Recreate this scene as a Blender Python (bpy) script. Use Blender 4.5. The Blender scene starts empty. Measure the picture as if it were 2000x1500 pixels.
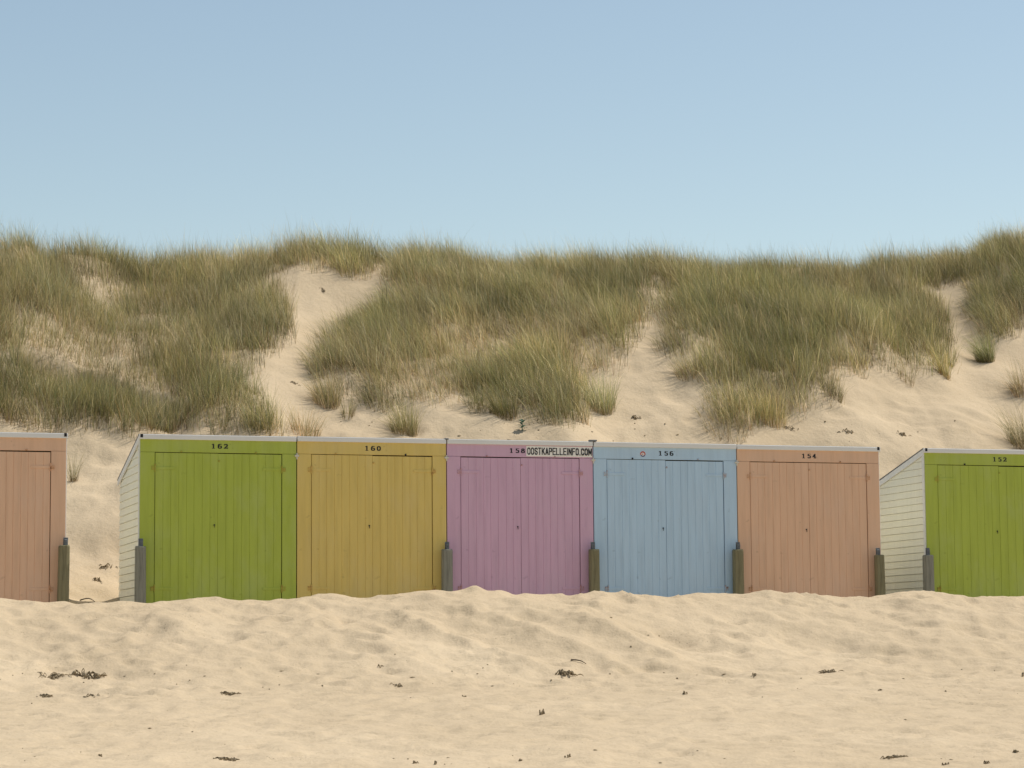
import bpy, bmesh, math, random
import numpy as np
from mathutils import Vector, Matrix

random.seed(7)
rng = np.random.default_rng(11)
S = bpy.context.scene
C = S.collection
R = math.radians

# ------------------------------------------------------------------ camera
F = 5000.0                     # focal length in pixels of the 2000 px wide photograph
EYE = 1.5
TH = math.atan(530.0 / F)      # pitch up
RO = -0.0075                   # roll
fw = np.array([0, math.cos(TH), math.sin(TH)])
r0 = np.array([1.0, 0, 0]); u0 = np.array([0, -math.sin(TH), math.cos(TH)])
RT = r0 * math.cos(RO) + u0 * math.sin(RO)
UP = u0 * math.cos(RO) - r0 * math.sin(RO)
CAM = np.array([0, 0, EYE])
cam = bpy.data.cameras.new('camera'); camo = bpy.data.objects.new('camera', cam); C.objects.link(camo)
cam.sensor_width = 36; cam.lens = 36 * F / 2000; cam.clip_start = 0.1; cam.clip_end = 5000
camo.matrix_world = Matrix(((RT[0], UP[0], -fw[0], CAM[0]), (RT[1], UP[1], -fw[1], CAM[1]),
                            (RT[2], UP[2], -fw[2], CAM[2]), (0, 0, 0, 1)))
S.camera = camo

# ------------------------------------------------------------------ light
SUN_AZ, SUN_EL = 62.0, 61.0    # azimuth from +Y towards +X
w = bpy.data.worlds.new('World'); S.world = w; w.use_nodes = True
nt = w.node_tree
sky = nt.nodes.new('ShaderNodeTexSky'); sky.sky_type = 'NISHITA'; sky.sun_disc = False
sky.sun_elevation = R(SUN_EL); sky.sun_rotation = R(SUN_AZ)
sky.air_density = 1.0; sky.dust_density = 0.6; sky.ozone_density = 1.0
tn = nt.nodes.new('ShaderNodeMix'); tn.data_type = 'RGBA'; tn.blend_type = 'MULTIPLY'; tn.inputs[0].default_value = 1
tn.inputs[7].default_value = (1.05, .967, .818, 1)          # hazy, slightly warm air
nt.links.new(sky.outputs[0], tn.inputs[6]); nt.links.new(tn.outputs[2], nt.nodes['Background'].inputs[0])
nt.nodes['Background'].inputs[1].default_value = 0.11
sl = bpy.data.lights.new('sun', 'SUN'); sl.energy = 3.35; sl.angle = R(0.55); sl.color = (1.0, 0.95, 0.86)
so = bpy.data.objects.new('sun', sl); C.objects.link(so)
sd = Vector((math.sin(R(SUN_AZ)) * math.cos(R(SUN_EL)), math.cos(R(SUN_AZ)) * math.cos(R(SUN_EL)), math.sin(R(SUN_EL))))
so.rotation_euler = sd.to_track_quat('Z', 'Y').to_euler()
S.view_settings.view_transform = 'Standard'; S.view_settings.look = 'None'
S.view_settings.exposure = 0.40; S.view_settings.gamma = 1.0

# ------------------------------------------------------------------ pixel <-> world
def ray(u, v):
    d = fw + RT * ((u - 1000) / F) + UP * ((750 - v) / F)
    return d
def at_depth(u, v, Y):
    d = ray(u, v); return CAM + d * (Y / d[1])
def project(X, Y, Z):
    px, py, pz = X - CAM[0], Y - CAM[1], Z - CAM[2]
    k = px * fw[0] + py * fw[1] + pz * fw[2]
    k = np.where(k < 0.01, 0.01, k)
    return 1000 + F * (px * RT[0] + py * RT[1] + pz * RT[2]) / k, 750 - F * (px * UP[0] + py * UP[1] + pz * UP[2]) / k

AL = math.atan(0.30)           # the row of cabins recedes to the right
ROWY = 34.0
rd = np.array([math.cos(AL), math.sin(AL), 0]); rn = np.array([-math.sin(AL), math.cos(AL), 0])
def on_front(u, v, off=0.0):   # point where the ray meets the plane of the cabin fronts (off = metres behind it)
    d = ray(u, v); p0 = np.array([0, ROWY, 0]) + rn * off
    return CAM + d * (np.dot(p0 - CAM, rn) / np.dot(d, rn))

# ------------------------------------------------------------------ helpers
def link_mesh(name, me, mat=None, parent=None):
    o = bpy.data.objects.new(name, me); C.objects.link(o)
    if mat is not None: me.materials.append(mat)
    if parent is not None: o.parent = parent
    return o
class MB:
    def __init__(s): s.v = []; s.f = []
    def add(s, vs, fs):
        n = len(s.v); s.v += [tuple(p) for p in vs]; s.f += [tuple(i + n for i in f) for f in fs]
    def box(s, x0, x1, y0, y1, z0, z1, ch=0.0):
        # box with chamfered vertical and top edges when ch > 0
        if ch <= 0:
            s.add([(x0,y0,z0),(x1,y0,z0),(x1,y1,z0),(x0,y1,z0),(x0,y0,z1),(x1,y0,z1),(x1,y1,z1),(x0,y1,z1)],
                  [(3,2,1,0),(4,5,6,7),(0,1,5,4),(1,2,6,5),(2,3,7,6),(3,0,4,7)]); return
        bm = bmesh.new(); bmesh.ops.create_cube(bm, size=1)
        for vv in bm.verts: vv.co = Vector((x0 + (vv.co.x + .5) * (x1 - x0), y0 + (vv.co.y + .5) * (y1 - y0), z0 + (vv.co.z + .5) * (z1 - z0)))
        bmesh.ops.bevel(bm, geom=bm.edges[:], offset=ch, segments=1, affect='EDGES')
        bm.verts.index_update()
        s.add([vv.co[:] for vv in bm.verts], [[vv.index for vv in f.verts] for f in bm.faces]); bm.free()
    def lathe(s, prof, n, c=(0,0,0), axis='z', jit=0.0):
        vs = []
        for r, h in prof:
            for k in range(n):
                a = 2 * math.pi * k / n; rr = r * (1 + jit * math.sin(3 * a + 1))
                if axis == 'z': vs.append((c[0] + rr * math.cos(a), c[1] + rr * math.sin(a), c[2] + h))
                else: vs.append((c[0] + rr * math.cos(a), c[1] - h, c[2] + rr * math.sin(a)))
        fs = []
        for i in range(len(prof) - 1):
            for k in range(n):
                a, b = i * n + k, i * n + (k + 1) % n
                fs.append((a, b, b + n, a + n))
        fs.append(tuple(range(n))[::-1]); fs.append(tuple((len(prof) - 1) * n + k for k in range(n)))
        s.add(vs, fs)
    def build(s, name, mat, parent=None, smooth=False):
        me = bpy.data.meshes.new(name); me.from_pydata(s.v, [], s.f); me.update()
        if smooth:
            me.polygons.foreach_set('use_smooth', [True] * len(me.polygons))
        bm = bmesh.new(); bm.from_mesh(me); bmesh.ops.recalc_face_normals(bm, faces=bm.faces); bm.to_mesh(me); bm.free()
        return link_mesh(name, me, mat, parent)
def tag(o, label=None, cat=None, group=None, kind=None):
    if label: o['label'] = label
    if cat: o['category'] = cat
    if group: o['group'] = group
    if kind: o['kind'] = kind
    return o
def empty(name, loc, rz=0):
    o = bpy.data.objects.new(name, None); C.objects.link(o); o.location = loc; o.rotation_euler = (0, 0, rz)
    o.empty_display_size = .2
    return o

# ------------------------------------------------------------------ materials
def new_mat(name, rough=.6):
    m = bpy.data.materials.new(name); m.use_nodes = True
    b = m.node_tree.nodes['Principled BSDF']; b.inputs['Roughness'].default_value = rough
    b.inputs['Specular IOR Level'].default_value = .3
    return m, m.node_tree, b
def N(t, kind, **kw):
    n = t.nodes.new(kind)
    for k, v in kw.items(): setattr(n, k, v)
    return n
def ramp(t, stops):
    n = t.nodes.new('ShaderNodeValToRGB'); e = n.color_ramp.elements
    while len(e) > 1: e.remove(e[0])
    e[0].position, e[0].color = stops[0][0], (*stops[0][1], 1)
    for p, c in stops[1:]:
        k = e.new(p); k.color = (*c, 1)
    return n
def noise(t, scale, detail=3, vec=None, rough=.5):
    n = t.nodes.new('ShaderNodeTexNoise'); n.inputs['Scale'].default_value = scale
    n.inputs['Detail'].default_value = detail; n.inputs['Roughness'].default_value = rough
    if vec is not None: t.links.new(vec, n.inputs['Vector'])
    return n
def mapped(t, sc, out='Object'):
    tc = t.nodes.new('ShaderNodeTexCoord'); mp = t.nodes.new('ShaderNodeMapping')
    mp.inputs['Scale'].default_value = sc; t.links.new(tc.outputs[out], mp.inputs[0]); return mp.outputs[0]
def mul(c, k): return tuple(min(1, x * k) for x in c)

def paint(name, col, var=.12, rough=.55, streak=(14, 14, 1.2), stain=None):
    m, t, b = new_mat(name, rough)
    n1 = noise(t, 1.0, 4, mapped(t, streak), .6)
    r1 = ramp(t, [(.25, mul(col, 1 - var)), (.5, col), (.78, mul(col, 1 + var * .7))])
    t.links.new(n1.outputs[0], r1.inputs[0])
    out = r1.outputs[0]
    # weathered chalky patches and grime specks
    n2 = noise(t, 1.0, 5, mapped(t, (2.2, 2.2, 1.1)), .65)
    r2 = ramp(t, [(.48, (0, 0, 0)), (.75, (1, 1, 1))])
    t.links.new(n2.outputs[0], r2.inputs[0])
    mx = N(t, 'ShaderNodeMix', data_type='RGBA'); mx.inputs[7].default_value = (*tuple(c * .82 + .11 for c in col), 1)
    ml = N(t, 'ShaderNodeMath', operation='MULTIPLY'); ml.inputs[1].default_value = .55
    t.links.new(r2.outputs[0], ml.inputs[0]); t.links.new(ml.outputs[0], mx.inputs[0]); t.links.new(out, mx.inputs[6])
    n3 = noise(t, 1.0, 2, mapped(t, (9, 9, 9)), .5)
    r3 = ramp(t, [(.70, (0, 0, 0)), (.76, (1, 1, 1))]); t.links.new(n3.outputs[0], r3.inputs[0])
    m3 = N(t, 'ShaderNodeMath', operation='MULTIPLY'); m3.inputs[1].default_value = .35
    t.links.new(r3.outputs[0], m3.inputs[0])
    mx2 = N(t, 'ShaderNodeMix', data_type='RGBA'); mx2.inputs[7].default_value = (*mul(col, .55), 1)
    t.links.new(m3.outputs[0], mx2.inputs[0]); t.links.new(mx.outputs[2], mx2.inputs[6])
    t.links.new(mx2.outputs[2], b.inputs['Base Color'])
    nb = noise(t, 1.0, 3, mapped(t, (60, 60, 4)), .6)
    bp = N(t, 'ShaderNodeBump'); bp.inputs['Strength'].default_value = .25; bp.inputs['Distance'].default_value = .004
    t.links.new(nb.outputs[0], bp.inputs['Height']); t.links.new(bp.outputs[0], b.inputs['Normal'])
    return m

COL = dict(green=(.39, .46, .066), yellow=(.67, .50, .148), mauve=(.60, .38, .505), blue=(.445, .60, .75), peach=(.715, .455, .30))
M = {k: paint(k + '_paint', c) for k, c in COL.items()}
M['white'] = paint('white_boards', (.82, .80, .68), .06)
M['trim'] = paint('trim_paint', (.74, .73, .71), .08, streak=(1.2, 14, 14))
M['roof'] = paint('roof_felt', (.16, .15, .15), .15, .9)
M['number'] = new_mat('number_paint', .7)[0]; M['number'].node_tree.nodes['Principled BSDF'].inputs['Base Color'].default_value = (.02, .02, .025, 1)
M['gap_shade'] = new_mat('painted_gap_shade', .9)[0]; M['gap_shade'].node_tree.nodes['Principled BSDF'].inputs['Base Color'].default_value = (.035, .028, .022, 1)
M['signboard'] = paint('sign_white', (.84, .81, .76), .05)
M['wood'] = paint('weathered_pile', (.23, .225, .185), .4, .9, (30, 30, 2.5))
M['wood2'] = paint('greenish_pile', (.20, .18, .105), .4, .9, (30, 30, 2.5))
M['steel'] = paint('galvanised_strip', (.16, .17, .18), .3, .5)
M['bracket'] = paint('bracket_paint', (.62, .58, .50), .1)
M['red'] = new_mat('sticker_red')[0]; M['red'].node_tree.nodes['Principled BSDF'].inputs['Base Color'].default_value = (.45, .05, .04, 1)
M['navy'] = new_mat('sticker_blue')[0]; M['navy'].node_tree.nodes['Principled BSDF'].inputs['Base Color'].default_value = (.04, .07, .2, 1)
def hinge_mat(name, col):
    m, t, b = new_mat(name, .75)
    n = noise(t, 1, 4, mapped(t, (25, 25, 25)), .6)
    r = ramp(t, [(.36, mul(col, .86)), (.54, tuple(.55 * a + .45 * q for a, q in zip(col, (.42, .17, .05)))), (.70, (.22, .085, .03))])
    t.links.new(n.outputs[0], r.inputs[0]); t.links.new(r.outputs[0], b.inputs['Base Color']); return m
HM = {k: hinge_mat(k + '_hinge', c) for k, c in COL.items()}

# sand
def sand_mat():
    m, t, b = new_mat('sand', .95)
    b.inputs['Specular IOR Level'].default_value = .15
    n1 = noise(t, 1, 5, mapped(t, (.55, .35, .55)), .6)
    r1 = ramp(t, [(.3, (.475, .372, .246)), (.55, (.52, .410, .275)), (.75, (.565, .45, .306))])
    t.links.new(n1.outputs[0], r1.inputs[0])
    n2 = noise(t, 1, 3, mapped(t, (30, 30, 30)), .7)
    r2 = ramp(t, [(.3, (.90, .89, .87)), (.6, (1, 1, 1))]); t.links.new(n2.outputs[0], r2.inputs[0])
    mx = N(t, 'ShaderNodeMix', data_type='RGBA', blend_type='MULTIPLY'); mx.inputs[0].default_value = 1
    t.links.new(r1.outputs[0], mx.inputs[6]); t.links.new(r2.outputs[0], mx.inputs[7])
    # fine dark grains and organic dust, scattered in bands
    n3 = noise(t, 1, 2, mapped(t, (38, 38, 38)), .5)
    n4 = noise(t, 1, 3, mapped(t, (.7, 1.6, .7)), .6)
    ad = N(t, 'ShaderNodeMath', operation='MULTIPLY_ADD'); ad.inputs[1].default_value = .55
    t.links.new(n4.outputs[0], ad.inputs[0]); t.links.new(n3.outputs[0], ad.inputs[2])
    r3 = ramp(t, [(1.0, (0, 0, 0)), (1.0, (0, 0, 0))])
    sub = N(t, 'ShaderNodeMath', operation='SUBTRACT'); sub.inputs[1].default_value = 1.02
    t.links.new(ad.outputs[0], sub.inputs[0])
    sc = N(t, 'ShaderNodeMath', operation='MULTIPLY', use_clamp=True); sc.inputs[1].default_value = 9
    t.links.new(sub.outputs[0], sc.inputs[0])
    mx2 = N(t, 'ShaderNodeMix', data_type='RGBA'); mx2.inputs[7].default_value = (.16, .12, .08, 1)
    t.links.new(sc.outputs[0], mx2.inputs[0]); t.links.new(mx.outputs[2], mx2.inputs[6])
    t.links.new(mx2.outputs[2], b.inputs['Base Color'])
    nb = noise(t, 1, 4, mapped(t, (9, 6, 9)), .62)
    nb2 = noise(t, 1, 2, mapped(t, (90, 90, 90)), .6)
    b1 = N(t, 'ShaderNodeBump'); b1.inputs['Strength'].default_value = .5; b1.inputs['Distance'].default_value = .042
    b2 = N(t, 'ShaderNodeBump'); b2.inputs['Strength'].default_value = .4; b2.inputs['Distance'].default_value = .004
    t.links.new(nb.outputs[0], b1.inputs['Height']); t.links.new(nb2.outputs[0], b2.inputs['Height'])
    t.links.new(b1.outputs[0], b2.inputs['Normal']); t.links.new(b2.outputs[0], b.inputs['Normal'])
    return m
M['sand'] = sand_mat()
def grass_mat():
    m, t, b = new_mat('marram_grass', .5)
    b.inputs['Specular IOR Level'].default_value = .4
    a = N(t, 'ShaderNodeAttribute'); a.attribute_name = 'tint'
    t.links.new(a.outputs[0], b.inputs['Base Color'])
    tr = N(t, 'ShaderNodeBsdfTranslucent'); t.links.new(a.outputs[0], tr.inputs[0])
    mx = N(t, 'ShaderNodeMixShader'); mx.inputs[0].default_value = .42
    out = t.nodes['Material Output']
    t.links.new(b.outputs[0], mx.inputs[1]); t.links.new(tr.outputs[0], mx.inputs[2]); t.links.new(mx.outputs[0], out.inputs[0])
    return m
M['grass'] = grass_mat()
def flat_mat(name, col, var=.3, sc=12):
    m, t, b = new_mat(name, .9)
    n = noise(t, 1, 4, mapped(t, (sc, sc, sc)), .6); r = ramp(t, [(.3, mul(col, 1 - var)), (.7, mul(col, 1 + var))])
    t.links.new(n.outputs[0], r.inputs[0]); t.links.new(r.outputs[0], b.inputs['Base Color']); return m
M['weed'] = flat_mat('dry_seaweed', (.30, .235, .15), .5)
M['twig'] = flat_mat('driftwood', (.13, .10, .065), .4)
M['holly'] = flat_mat('sea_holly_leaf', (.10, .20, .15), .25)

# ------------------------------------------------------------------ terrain
_T = rng.random((256, 256))
def vnoise(x, y, seed=0):
    x = x + seed * 17.31; y = y + seed * 9.73
    xi = np.floor(x).astype(int); yi = np.floor(y).astype(int)
    fx = x - xi; fy = y - yi
    fx = fx * fx * fx * (fx * (fx * 6 - 15) + 10); fy = fy * fy * fy * (fy * (fy * 6 - 15) + 10)
    g = lambda i, j: _T[i % 256, j % 256]
    a = g(xi, yi) * (1 - fx) + g(xi + 1, yi) * fx
    b = g(xi, yi + 1) * (1 - fx) + g(xi + 1, yi + 1) * fx
    return (a * (1 - fy) + b * fy) * 2 - 1
def fbm(x, y, octv, seed=0, g=.5):
    s = 0; a = 1
    for k in range(octv):
        s = s + a * vnoise(x * 2 ** k, y * 2 ** k, seed + k * 3); a *= g
    return s
def sm(a, b, x):
    t = np.clip((x - a) / (b - a), 0, 1); return t * t * (3 - 2 * t)
def inpoly(u, v, poly):
    r = np.zeros(u.shape, bool); n = len(poly)
    for i in range(n):
        x1, y1 = poly[i]; x2, y2 = poly[(i + 1) % n]
        if y1 == y2: continue
        c = ((y1 > v) != (y2 > v)) & (u < (x2 - x1) * (v - y1) / (y2 - y1) + x1)
        r ^= c
    return r

# where marram roots (photograph coordinates of the roots)
GRASS = [
 [(-400,380),(545,380),(540,560),(556,622),(546,655),(506,704),(474,726),(497,770),(522,812),(545,850),(400,848),(270,850),(190,836),(130,830),(-400,840)],
 [(545,380),(2500,380),(2500,552),(1870,548),(1835,565),(1300,530),(1262,548),(752,516),(735,534),(640,534),(546,536)],
 [(775,512),(1268,525),(1290,560),(1292,596),(1250,636),(1220,690),(1195,722),(1152,725),(1140,770),(1128,826),(1060,832),(1010,815),(960,806),(900,792),(830,790),(770,800),(690,786),(640,752),(592,726),(620,682),(668,640),(742,584)],
 [(1292,528),(1500,535),(1760,545),(1832,585),(1852,715),(1838,734),(1790,722),(1735,716),(1640,728),(1630,770),(1568,804),(1470,822),(1400,822),(1365,796),(1395,762),(1345,722),(1296,680),(1300,640),(1318,600)],
 [(1885,560),(2500,545),(2500,600),(2002,612),(1975,655),(1948,672),(1925,645),(1903,605)],
]
BARE = [
 [(-20,490),(68,497),(66,524),(-20,520)], [(1748,552),(1782,558),(1778,585),(1750,580)],
 [(1128,590),(1148,590),(1155,650),(1160,700),(1140,745),(1128,740)],
 [(190,575),(235,570),(240,610),(195,615)],
 [(1080,545),(1118,550),(1112,590),(1084,575)],
]
SPARSE = [
 [(0,628),(90,640),(210,640),(235,700),(330,720),(340,765),(250,770),(150,745),(60,720),(0,700)],
 [(120,555),(330,560),(400,640),(380,700),(240,690),(130,630)], [(400,715),(485,722),(500,760),(420,765)], [(250,770),(340,775),(380,830),(290,830)],
 [(830,700),(1010,655),(1020,690),(860,750)], [(1270,640),(1400,650),(1420,720),(1340,720)],
 [(1340,740),(1480,760),(1400,822),(1360,800)], [(1560,735),(1640,728),(1630,770),(1568,790)],
 [(640,735),(900,730),(930,800),(770,800),(640,760)], [(655,600),(740,540),(760,590),(690,680),(600,720)],
 [(1255,530),(1310,535),(1320,600),(1250,640)], [(1690,690),(1830,690),(1840,735),(1700,720)],
]
def grass_density(u, v):
    jx = 10 * vnoise(u / 26, v / 26, 5); jy = 8 * vnoise(u / 26, v / 26, 8)
    uu, vv = u + jx, v + jy
    d = np.zeros(u.shape)
    for p in GRASS: d[inpoly(uu, vv, p)] = 1
    for k, p in enumerate(SPARSE): d[inpoly(uu, vv, p) & (d > 0)] = .86 if k < 4 else .80
    for p in BARE: d[inpoly(uu, vv, p)] = 0
    return d

SK = np.array([(-500,465),(0,477),(60,467),(90,505),(130,489),(180,493),(230,509),(280,524),(330,521),(380,520),(450,520),(520,514),(600,491),(660,497),(720,503),(800,510),(860,510),(900,513),(950,528),(1000,536),(1050,528),(1150,533),(1200,536),(1280,532),(1320,537),(1380,551),(1420,547),(1500,541),(1560,536),(1620,547),(1680,561),(1720,543),(1800,540),(1860,528),(1900,526),(1930,505),(1960,492),(1990,496),(2500,445)], float)
CR = np.array([(-400,1165),(0,1166),(50,1175),(128,1181),(200,1182),(270,1180),(330,1175),(400,1172),(480,1174),(560,1168),(650,1159),(700,1168),(760,1163),(800,1158),(860,1152),(885,1157),(930,1149),(1000,1160),
 (1100,1164),(1160,1153),(1200,1160),(1300,1164),(1370,1161),(1440,1161),(1500,1153),(1560,1157),(1620,1167),(1700,1167),(1740,1161),(1780,1154),(1830,1162),(1900,1165),(2000,1165),(2400,1160)], float)

def rowy(X): return ROWY + .30 * X
def base_height(X, Y):
    row = rowy(X)
    # berm crest in front of the cabins
    yc = row - 1.75
    ucr = 1000 + F * X / np.maximum(yc, 1) * .994 + 4
    vcr = np.interp(ucr, CR[:, 0], CR[:, 1])
    zc = EYE + yc * np.tan(TH + np.arctan((750 - vcr) / F)) + (RO * (ucr - 1000) / F) * yc
    beach = .0436 * Y
    foot = row - 7.0
    zf = .0436 * foot
    t = np.clip((Y - foot) / (yc - foot), 0, 1)
    tt = t ** 1.25 * .55 + sm(0, 1, t) * .45
    z = np.where(Y < foot, beach, zf + (zc - zf) * tt)
    # little trough behind the crest where the cabins stand
    ztro = zc - .24 * sm(0, 1.1, Y - yc)
    yfoot = row + 1.2
    z = np.where(Y > yc, ztro, z)
    # dune face
    ydc = row + 16.5 + 1.2 * vnoise(X * .11, X * 0, 31)
    usk = 1000 + F * X / np.maximum(ydc, 1) * .985
    vsk = np.interp(usk, SK[:, 0], SK[:, 1]) - 4
    ztop = EYE + ydc * np.tan(TH + np.arctan((750 - vsk) / F)) - (RO * (usk - 1000) / F) * ydc
    zb = zc - .24
    s = np.clip((Y - yfoot) / (ydc - yfoot), 0, 2)
    prof = np.where(s < 1, .78 * s + .22 * np.sin(np.clip(s, 0, 1) * math.pi / 2) + .0 * s, 1 - .35 * (s - 1) - .6 * (s - 1) ** 2)
    prof = np.where(s < 1, prof, np.maximum(prof, .45))
    zd = zb + (ztop - zb) * prof
    return np.where(Y > yfoot, zd, z)

def axis(segs):
    out = []
    for a, b, st in segs: out.append(np.arange(a, b, st))
    return np.unique(np.round(np.concatenate(out), 4))
gx = axis([(-400, -60, 40), (-60, -20, 5), (-20, -10.5, .5), (-10.5, 11.5, .045), (11.5, 20, .5), (20, 60, 5), (60, 401, 40)])
gy = axis([(-100, 0, 20), (0, 12, 1), (12, 35, .045), (35, 58, .085), (58, 80, 1), (80, 200, 12), (200, 1001, 100)])
GX, GY = np.meshgrid(gx, gy)
Z = base_height(GX, GY)
inside = sm(-14, -10, GX) * (1 - sm(10.5, 14, GX)) * sm(5, 12, GY) * (1 - sm(60, 75, GY))
# mounds where marram holds the sand, hollows along the trodden paths
U, V = project(GX, GY, Z)
dn = grass_density(U, V); dn = (dn > 0).astype(float) * (GY > 37)
def blur(A, n, it=2):
    for _ in range(it):
        for ax in (0, 1):
            c = np.cumsum(np.concatenate([np.repeat(np.take(A, [0], ax), n + 1, ax), A, np.repeat(np.take(A, [-1], ax), n, ax)], ax), ax)
            L = A.shape[ax]
            A = (np.take(c, np.arange(2 * n + 1, 2 * n + 1 + L), ax) - np.take(c, np.arange(0, L), ax)) / (2 * n + 1)
    return A
dn = blur(dn, 7, 2)
dune = sm(1.5, 4.0, GY - rowy(GX)) * (1 - sm(13.5, 16, GY - rowy(GX)))
Z += inside * dune * (.32 * (dn - .6) + .22 * fbm(GX * .35, GY * .35, 3, 41))
# eroded ledge in the left grass field
ld = (V - (716 + (U - 60) * .21)); lm = sm(20, 70, U) * (1 - sm(330, 400, U)) * (GY > 36)
Z -= inside * lm * .30 * sm(-4, 4, ld) * (1 - sm(30, 90, ld))
beachm = 1 - sm(-1.2, .8, GY - rowy(GX))
und = fbm(GX * .55 + .25 * GY, GY * .42, 3, 3)
bermm = np.exp(-((GY - (rowy(GX) - 4.2)) / 2.2) ** 2)
flat = 1 - sm(-8.5, -6.0, GY - rowy(GX))
crest = np.exp(-((GY - (rowy(GX) - 1.75)) / .7) ** 2)
Z += inside * beachm * und * (.085 * bermm + .012) * (1 - .6 * crest)
# diagonal slip ridges on the berm face
q = GX * .8 + GY * .55
rid = np.abs(vnoise(q * 1.1, GY * .22, 17)); Z += inside * bermm * .13 * (0.5 - rid) * (1 - crest)
wx = GX + .12 * fbm(GX * 1.9, GY * 1.9, 2, 55); wy = GY + .15 * fbm(GX * 1.7, GY * 1.7, 2, 57)
crumb = .5 - np.abs(vnoise(wx * 3.1, wy * 2.0, 9)) + .5 * (.5 - np.abs(vnoise(wx * 6.6, wy * 4.4, 12))) + .34 * (.5 - np.abs(vnoise(wx * 10, wy * 7, 15)))
Z += inside * beachm * (.017 * fbm(GX * 2.3, GY * 1.5, 2, 9) * (1 - .1 * flat) + .027 * crumb * (1 - .45 * flat))
Z += inside * (1 - beachm) * (.022 * fbm(GX * 1.7, GY * 1.7, 3, 29))
Z += inside * flat * (.010 * (.5 - np.abs(vnoise(wx * 4.6, wy * 1.9, 23))) + .006 * vnoise(GX * 8.5, GY * 4.2, 27))
# old wheel tracks along the foot of the berm
trk = GY - rowy(GX) + .10 * vnoise(GX * .6, GX * 0, 33)
Z += inside * (-.035 * np.exp(-((trk + 7.6) / .26) ** 2) - .030 * np.exp(-((trk + 9.3) / .24) ** 2) + .018 * np.exp(-((trk + 8.1) / .16) ** 2)) * (.7 + .5 * vnoise(GX * 2.2, GY, 35))
# trampled footprints: shallow dimples with a pushed-up rim
def stamp(n, x0, x1, yf, r0_, r1_, d0, d1, an=(1, 1.6)):
    xs = rng.uniform(x0, x1, n); off = yf(rng.random(n)); ys = off + .30 * xs
    rs = rng.uniform(r0_, r1_, n); ds = rng.uniform(d0, d1, n); st = rng.uniform(*an, n); ang = rng.uniform(0, math.pi, n)
    for x, y, r, d, e, a in zip(xs, ys, rs, ds, st, ang):
        m_ = 2.6 * r * e
        i0, i1 = np.searchsorted(gx, (x - m_, x + m_)); j0, j1 = np.searchsorted(gy, (y - m_, y + m_))
        if i1 - i0 < 2 or j1 - j0 < 2: continue
        X_ = GX[j0:j1, i0:i1] - x; Y_ = GY[j0:j1, i0:i1] - y
        p = (X_ * math.cos(a) + Y_ * math.sin(a)) / e; q_ = -X_ * math.sin(a) + Y_ * math.cos(a)
        h = (p * p + q_ * q_) / (r * r)
        Z[j0:j1, i0:i1] += -d * np.exp(-h) + .38 * d * np.exp(-((np.sqrt(h) - 1.55) / .5) ** 2)
stamp(1500, -8, 9, lambda k: ROWY - 7.5 + 6.1 * k, .06, .17, .008, .030)
stamp(4200, -8, 9, lambda k: 12 + (ROWY - 19) * k, .05, .14, .005, .018)
stamp(900, -8, 10, lambda k: ROWY - .5 + 11 * k, .10, .22, .012, .035)

nx, ny = len(gx), len(gy)
me = bpy.data.meshes.new('sand_ground')
co = np.stack([GX, GY, Z], -1).reshape(-1, 3).astype(np.float32)
me.vertices.add(nx * ny); me.vertices.foreach_set('co', co.ravel())
idx = np.arange(nx * ny).reshape(ny, nx)
qd = np.stack([idx[:-1, :-1], idx[:-1, 1:], idx[1:, 1:], idx[1:, :-1]], -1).reshape(-1, 4)
me.loops.add(qd.size); me.loops.foreach_set('vertex_index', qd.ravel().astype(np.int32))
me.polygons.add(len(qd)); me.polygons.foreach_set('loop_start', np.arange(0, qd.size, 4, dtype=np.int32))
me.polygons.foreach_set('use_smooth', np.ones(len(qd), bool)); me.update(); me.validate()
tag(link_mesh('sand_ground', me, M['sand']), kind='structure')

def gz(x, y):
    x = np.asarray(x, float); y = np.asarray(y, float)
    i = np.clip(np.searchsorted(gx, x) - 1, 0, nx - 2); j = np.clip(np.searchsorted(gy, y) - 1, 0, ny - 2)
    fx = (x - gx[i]) / (gx[i + 1] - gx[i]); fy = (y - gy[j]) / (gy[j + 1] - gy[j])
    return (Z[j, i] * (1 - fx) + Z[j, i + 1] * fx) * (1 - fy) + (Z[j + 1, i] * (1 - fx) + Z[j + 1, i + 1] * fx) * fy
def ground_at(u, v, y0=12.0, y1=54.0):      # first ground point met by a ray
    d = ray(u, v); Y = np.arange(y0, y1, .03)
    P = CAM[None] + d[None] * (Y / d[1])[:, None]
    g = gz(P[:, 0], P[:, 1]); k = np.argmax(P[:, 2] < g)
    return Vector((P[k, 0], P[k, 1], g[k]))

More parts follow.
